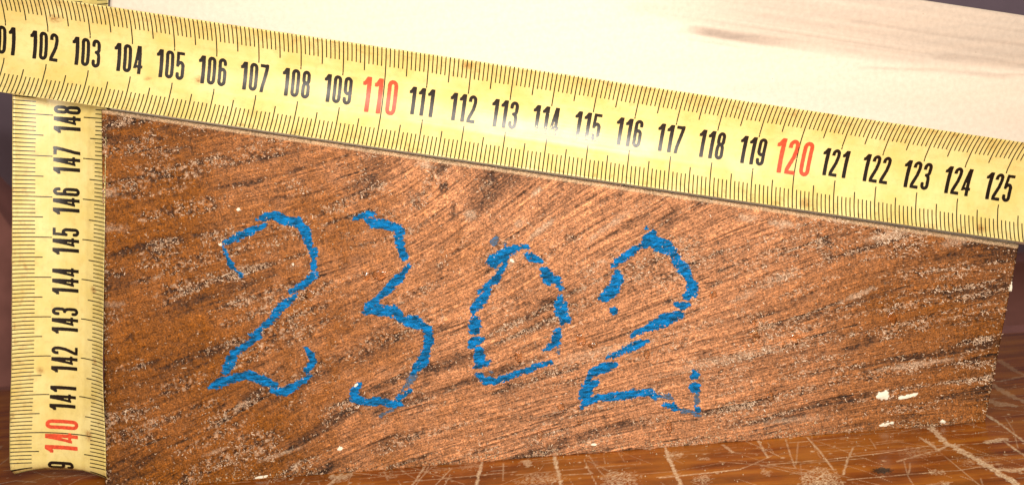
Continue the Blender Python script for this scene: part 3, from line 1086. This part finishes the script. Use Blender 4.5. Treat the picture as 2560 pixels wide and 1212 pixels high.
def glyph_sdf(ch, X, Y, W=2.02, H=6.6, sw=0.64):
    """condensed bold digit, box 0..W x 0..H, stroke width sw"""
    h = sw / 2
    l, rr, b, t = h, W - h, h, H - h
    cx = W / 2
    R = (rr - l) / 2
    RY = R * 1.25

    def S(pts, hw=h):
        return seg_dist(X, Y, [(x, y, hw) for x, y in pts])

    def clip(d, *halfplanes):
        for nx, ny, c in halfplanes:          # keep nx*x+ny*y < c
            d = np.maximum(d, nx * X + ny * Y - c)
        return d
    if ch == '0':
        return S(arc(cx, t - RY, R, RY, 0, 180) + arc(cx, b + RY, R, RY, 180, 360) + [(rr, t - RY)])
    if ch == '1':
        x = 1.22
        stem = np.maximum(np.abs(X - x) - h * 1.12, np.abs(Y - H / 2) - H / 2)
        flag = clip(S([(-0.2, H * 0.785), (0.45, H * 0.80), (x, H * 0.99)], h * 0.95), (-1, 0, -0.02), (0, 1, H), (0, -1, -H * 0.745))
        return np.minimum(stem, flag)
    if ch == '2':
        pts = arc(cx, t - RY, R, RY, 180, 0) + [(rr, t - RY - 0.7), (rr - 0.25, H * 0.50), (l + 0.05, b + 0.5), (l, b)]
        top = clip(S([(l, t - RY - 0.55)] + pts), (0, -1, 0.0))
        top = clip(top, (-1, 0, 0.0))
        cut = np.maximum(top, -np.maximum(np.maximum(X - (cx - 0.05), Y - (H * 0.745)), -(Y - H * 0.62)))
        foot = np.maximum(np.abs(X - W / 2) - W / 2, np.abs(Y - h * 0.95) - h * 0.95)
        return np.minimum(cut, foot)
    if ch == '3':
        up = S([(l, t - RY - 0.35)] + arc(cx, t - RY, R, RY, 180, 0) + [(rr, H * 0.66)] + arc(cx, H * 0.655, R, H * 0.115, 0, -90, 6))
        up = np.maximum(up, -np.maximum(X - (cx - 0.05), Y - H * 0.725))
        dn = S(arc(cx, H * 0.37, R, H * 0.17, 90, 0, 8) + arc(cx, b + RY, R, RY, 0, -180) + [(l, b + RY + 0.3)])
        dn = np.maximum(dn, -np.maximum(np.maximum(X - (cx - 0.05), -(Y - H * 0.29)), Y - H * 0.48))
        bar = np.maximum(np.abs(X - cx * 0.98) - 0.34, np.abs(Y - H * 0.54) - h * 0.85)
        return np.minimum(np.minimum(up, dn), bar)
    if ch == '4':
        stem = np.maximum(np.abs(X - (W - 0.62)) - h, np.abs(Y - H / 2) - H / 2)
        bar = np.maximum(np.abs(X - W * 0.525) - W * 0.525, np.abs(Y - H * 0.265) - h * 0.86)
        diag = clip(S([(0.27, H * 0.20), (W - 0.80, H * 1.05)], h * 0.80), (0, 1, H), (0, -1, -H * 0.185), (1, 0, W - 0.5))
        return np.minimum(np.minimum(stem, bar), diag)
    if ch == '5':
        top = np.maximum(np.abs(X - W * 0.54) - W * 0.44, np.abs(Y - (H - h * 0.9)) - h * 0.9)
        left = clip(S([(0.48, H), (0.36, H * 0.50)], h * 0.9), (0, 1, H), (0, -1, -H * 0.46))
        bowl = S([(0.4, H * 0.535)] + arc(cx, H * 0.62 - RY, R, RY, 120, 0) + arc(cx, b + RY, R, RY, 0, -180) + [(l, b + RY + 0.3)])
        bowl = np.maximum(bowl, -np.maximum(np.maximum(X - (cx - 0.05), -(Y - H * 0.27)), Y - H * 0.44))
        return np.minimum(np.minimum(top, left), bowl)
    if ch == '6':
        o = S(arc(cx, t - RY, R, RY, 20, 180) + arc(cx, b + RY, R, RY, 180, 360) + arc(cx, H * 0.60 - RY, R, RY, 0, 180))
        tip = S([(rr, t - RY), (rr, t - RY - 0.25)])
        tip = np.maximum(tip, -(Y - H * 0.735))
        return np.minimum(o, tip)
    if ch == '7':
        top = np.maximum(np.abs(X - W / 2) - W / 2, np.abs(Y - (H - h * 0.95)) - h * 0.95)
        d = clip(S([(W - h * 0.9, H - 0.3), (W - 0.75, H * 0.62), (0.72, H * 0.22), (0.55, -0.3)], h * 1.02), (0, -1, 0.0), (1, 0, W))
        return np.minimum(top, d)
    if ch == '8':
        a = S(arc(cx, t - RY, R * .96, RY, 0, 180) + [(l + .03, H * 0.66)] + arc(cx, H * 0.655, R * .96, H * 0.105, 180, 360, 10) + [(rr - .03, t - RY)])
        c = S(arc(cx, H * 0.39, R, H * 0.15, 0, 180, 12) + arc(cx, b + RY, R, RY, 180, 360) + [(rr, H * 0.39)])
        return np.minimum(a, c)
    if ch == '9':
        return glyph_sdf('6', W - X, H - Y, W, H, sw)
    raise ValueError(ch)


GC = {}


def glyph_mesh(ch, red, worn=0):
    key = (ch, red, worn)
    if key not in GC:
        st = 0.075
        xs = np.arange(-0.3, 2.6, st)
        ys = np.arange(-0.3, 7.0, st)
        X, Y = np.meshgrid(xs, ys)
        D = glyph_sdf(ch, X, Y, sw=0.81 if not red else 0.76)
        D = D + 0.05 * (vnoise(X * 5, Y * 5, ord(ch)) - 0.5)
        if worn:  # gaps eaten into the print imitate glare over the lower digits
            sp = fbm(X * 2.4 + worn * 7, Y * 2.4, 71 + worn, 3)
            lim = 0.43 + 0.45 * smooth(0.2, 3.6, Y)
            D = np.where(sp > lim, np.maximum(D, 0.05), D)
        else:
            D = np.where(vnoise(X * 6 + ord(ch), Y * 6, 73) > 0.965, np.maximum(D, 0.05), D)
        GC[key] = sdf_mesh(xs, ys, D)[:3]
    return GC[key]


class Blade:
    """concave steel tape: arc width 25 mm; o = point of the trough line at s0 (cm); s, v, n unit vectors; n faces the reader"""
    R, HALF, TH = 18.2, 12.5, 0.16

    def __init__(self, name, label, o, sdir, vdir, s0, s_from, s_to, bend_at=None, R=18.2):
        self.R = R
        self.o, self.s, self.v = np.array(o, float), np.array(sdir, float), np.array(vdir, float)
        self.n = np.cross(self.s, self.v)
        self.n /= np.linalg.norm(self.n)
        self.s0, self.bend_at = s0, bend_at
        self.root = empty(name)
        tag(self.root, label, 'tape measure')
        self.s_from, self.s_to = s_from, s_to

    def at(self, s_mm, v_mm, lift=0.0):
        """s_mm from the s0 mark, v_mm along the arc (top positive)"""
        s_mm, v_mm = np.broadcast_arrays(np.asarray(s_mm, float), np.asarray(v_mm, float))
        a = v_mm / self.R
        wob = 0.10 * np.sin(s_mm * 0.031 + 1.0) * (v_mm / 12.5) ** 2
        flat = np.ones_like(s_mm)
        if self.bend_at is not None:
            # the trough flattens where the blade folds away
            flat = 1 - 0.50 * smooth(self.bend_at + 30, self.bend_at, s_mm) - 0.35 * smooth(self.bend_at - 1.4, self.bend_at - 7, s_mm)
        Rr = self.R / np.maximum(flat, 0.12)
        a = v_mm / Rr
        side = np.sin(a) * Rr
        half = self.HALF / Rr
        side = side + (np.sin(half) * Rr - math.sin(self.HALF / self.R) * self.R) * 0.8
        h = (1 - np.cos(a)) * Rr + wob - 0.10 * np.exp(-((np.abs(v_mm) - 4.9) / 0.35) ** 2)
        h = h + lift
        ss, out = s_mm, np.zeros_like(s_mm)
        if self.bend_at is not None:
            RB, AM = 1.5, math.radians(66)
            d = np.clip(self.bend_at - s_mm, 0, None)
            ang = np.minimum(d / RB, AM)
            rest = d - ang * RB
            # towards smaller s the blade turns backwards (away from the reader) and down to the bench
            s2 = self.bend_at - (RB + h) * np.sin(ang) - rest * np.cos(ang)
            n2 = -RB + (RB + h) * np.cos(ang) - rest * np.sin(ang)
            ss = np.where(d > 0, s2, s_mm)
            h = np.where(d > 0, n2, h)
        return self.o + ss[..., None] * self.s + side[..., None] * self.v + h[..., None] * self.n

    def build(self, rust=()):
        ns = int((self.s_to - self.s_from) / 1.2) + 2
        nv = 44
        S, V = np.meshgrid(np.linspace(self.s_from, self.s_to, ns), np.linspace(-self.HALF, self.HALF, nv))
        # tiny nicks along the edges
        nick = 0.12 * (fbm(S * 0.8, V * 0 + 1.7, 13, 3) - 0.5)
        V = V + np.where(np.abs(V) > 12.4, nick, 0)
        P = self.at(S, V)
        Q = self.at(S, V, -self.TH)
        N = ns * nv
        F = grid_faces(ns, nv)
        i = np.arange(N).reshape(nv, ns)
        sides = [np.stack([i[0, :-1], i[0, :-1] + N, i[0, 1:] + N, i[0, 1:]], 1),
                 np.stack([i[-1, 1:], i[-1, 1:] + N, i[-1, :-1] + N, i[-1, :-1]], 1),
                 np.stack([i[1:, 0], i[1:, 0] + N, i[:-1, 0] + N, i[:-1, 0]], 1),
                 np.stack([i[:-1, -1], i[:-1, -1] + N, i[1:, -1] + N, i[1:, -1]], 1)]
        ru = np.zeros_like(S)
        for rs, rv, rr_ in rust:
            ru = np.maximum(ru, smooth(1.2, 0.2, np.hypot((S - rs) / rr_, (V - rv) / rr_)))
        VV = np.vstack([P.reshape(-1, 3), Q.reshape(-1, 3)])
        FF = np.vstack([F, F[:, ::-1] + N] + sides)
        o = make_obj('blade', VV, FF, M_BLADE, self.root,
                     attrs={'s': np.tile(S.ravel(), 2), 'v': np.tile(V.ravel(), 2), 'rust': np.tile(ru.ravel(), 2)})
        o.data.materials.append(M_STEEL)  # dark back and edges chosen to keep the gap under the blade black
        mi = np.zeros(len(o.data.polygons), dtype=np.int32)
        mi[len(F):] = 1
        o.data.polygons.foreach_set('material_index', mi)
        return o

    def ticks(self, cm_from, cm_to):
        r = np.random.default_rng(int(cm_from))
        for sign in (1, -1):
            V, F, k = [], [], 0
            for mm in range(int(math.ceil(cm_from * 10)), int(cm_to * 10) + 1):
                s = mm - self.s0 * 10
                if not (self.s_from + .3 < s < self.s_to - .3):
                    continue
                if mm % 100 == 0:
                    v_in = 0.0
                elif mm % 10 == 0:
                    v_in = 3.8
                elif mm % 5 == 0:
                    v_in = 5.8
                else:
                    v_in = 7.5
                v_in += r.uniform(-.06, .06)
                hw = 0.125 if mm % 5 else 0.135
                vv = np.linspace(v_in, 12.42, 9) * sign
                L = self.at(np.full(9, s - hw), vv, 0.035)
                Rr = self.at(np.full(9, s + hw), vv, 0.035)
                V.append(np.vstack([L, Rr]))
                for q in range(8):
                    f = (k + q, k + 9 + q, k + 10 + q, k + 1 + q)
                    F.append(f if sign > 0 else f[::-1])
                k += 18
            o = make_obj('millimetre_scale', np.vstack(V), np.array(F), M_BLACK, self.root)
            o['kind'] = 'stuff'

    def numeral(self, num, worn=0):
        red = num % 10 == 0
        txt = str(num)
        k = 1.27 if red else 1.0
        parts, x = [], 0.0
        Vs, Fs, n = [], [], 0
        for i, ch in enumerate(txt):
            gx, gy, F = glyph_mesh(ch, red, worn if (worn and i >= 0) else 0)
            Vs.append(np.stack([gx + x, gy], 1))
            Fs.append(F + n)
            n += len(gx)
            x += (2.20 if ch == '1' else 2.52) + (0.30 if red and i == 1 else 0.05 if red else 0)
        P = np.vstack(Vs) * [k * (0.98 if red else 1), k]
        w = P[:, 0].max()
        s = num * 10 - self.s0 * 10 - 0.85 - w / 2 + P[:, 0]
        v = P[:, 1] - (2.95 if not red else 3.95)
        ok = s.min() > self.s_from and s.max() < self.s_to
        if s.max() < self.s_from or s.min() > self.s_to:
            return
        o = make_obj('numeral', self.at(s, v, 0.045), np.vstack(Fs), M_RED if red else M_BLACK, self.root)
        o['label'] = ('red' if red else 'black') + ' printed number ' + txt
        return o


def px_rust(b, lst):
    out = []
    for x, y, rmm in lst:
        p = unproject(x, y, y=-2.0)
        d = p - b.o
        side = np.clip((d @ b.v) / b.R, -0.62, 0.62)
        out.append((d @ b.s, math.asin(side) * b.R, rmm))
    return out


# upper tape: trough line lies on the pale board; tilted a little, its upper edge towards the reader
tilt = math.radians(1.0)
up_v = V_DIR * math.cos(tilt) + np.array([0, -1, 0]) * math.sin(tilt)
# the inner end of the lower 114 mark in the photograph fixes the trough line
mark = np.array([5.81, -0.7, 79.85])
o_up = mark + V_DIR * 3.77
o_up[1] = 0.55
upper = Blade('tape_measure', 'yellow tape measure blade running diagonally, marked 102 to 125, above the block', o_up, S_DIR, up_v, 114, -145, 150)
upper.build(px_rust(upper, [(130, 47, 1.3), (486, 200, 1.1), (1170, 165, 1.2), (2012, 508, 1.5), (2452, 570, 1.3), (362, 197, .6), (2048, 510, .6)]))
upper.ticks(99.6, 129)
for nmb in range(101, 127):
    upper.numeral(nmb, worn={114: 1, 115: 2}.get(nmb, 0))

# upright tape at the left of the block
vs = np.array([0.155, 0.049, 1.0])
vs /= np.linalg.norm(vs)
vv = np.array([-1.0, 0.0, 0.155])
vv -= vs * (vv @ vs)
vv /= np.linalg.norm(vv)
nrm = np.cross(vs, vv)
edge148 = np.array([-121.05, 0.39, 96.92])
amax = Blade.HALF / 15.8
o_v = edge148 - vv * math.sin(amax) * 15.8 - nrm * (1 - math.cos(amax)) * 15.8
upright = Blade('tape_measure', 'yellow tape measure blade standing upright left of the block, marked 140 to 148', o_v, vs, vv, 148, -102, 75, bend_at=-88.2, R=15.8)
upright.build(px_rust(upright, [(86, 935, .9), (50, 667, .6), (228, 910, .9), (218, 730, 1.2), (215, 1095, 1.4)]))
upright.ticks(138.0, 155)
for nmb in range(139, 154):
    upright.numeral(nmb)
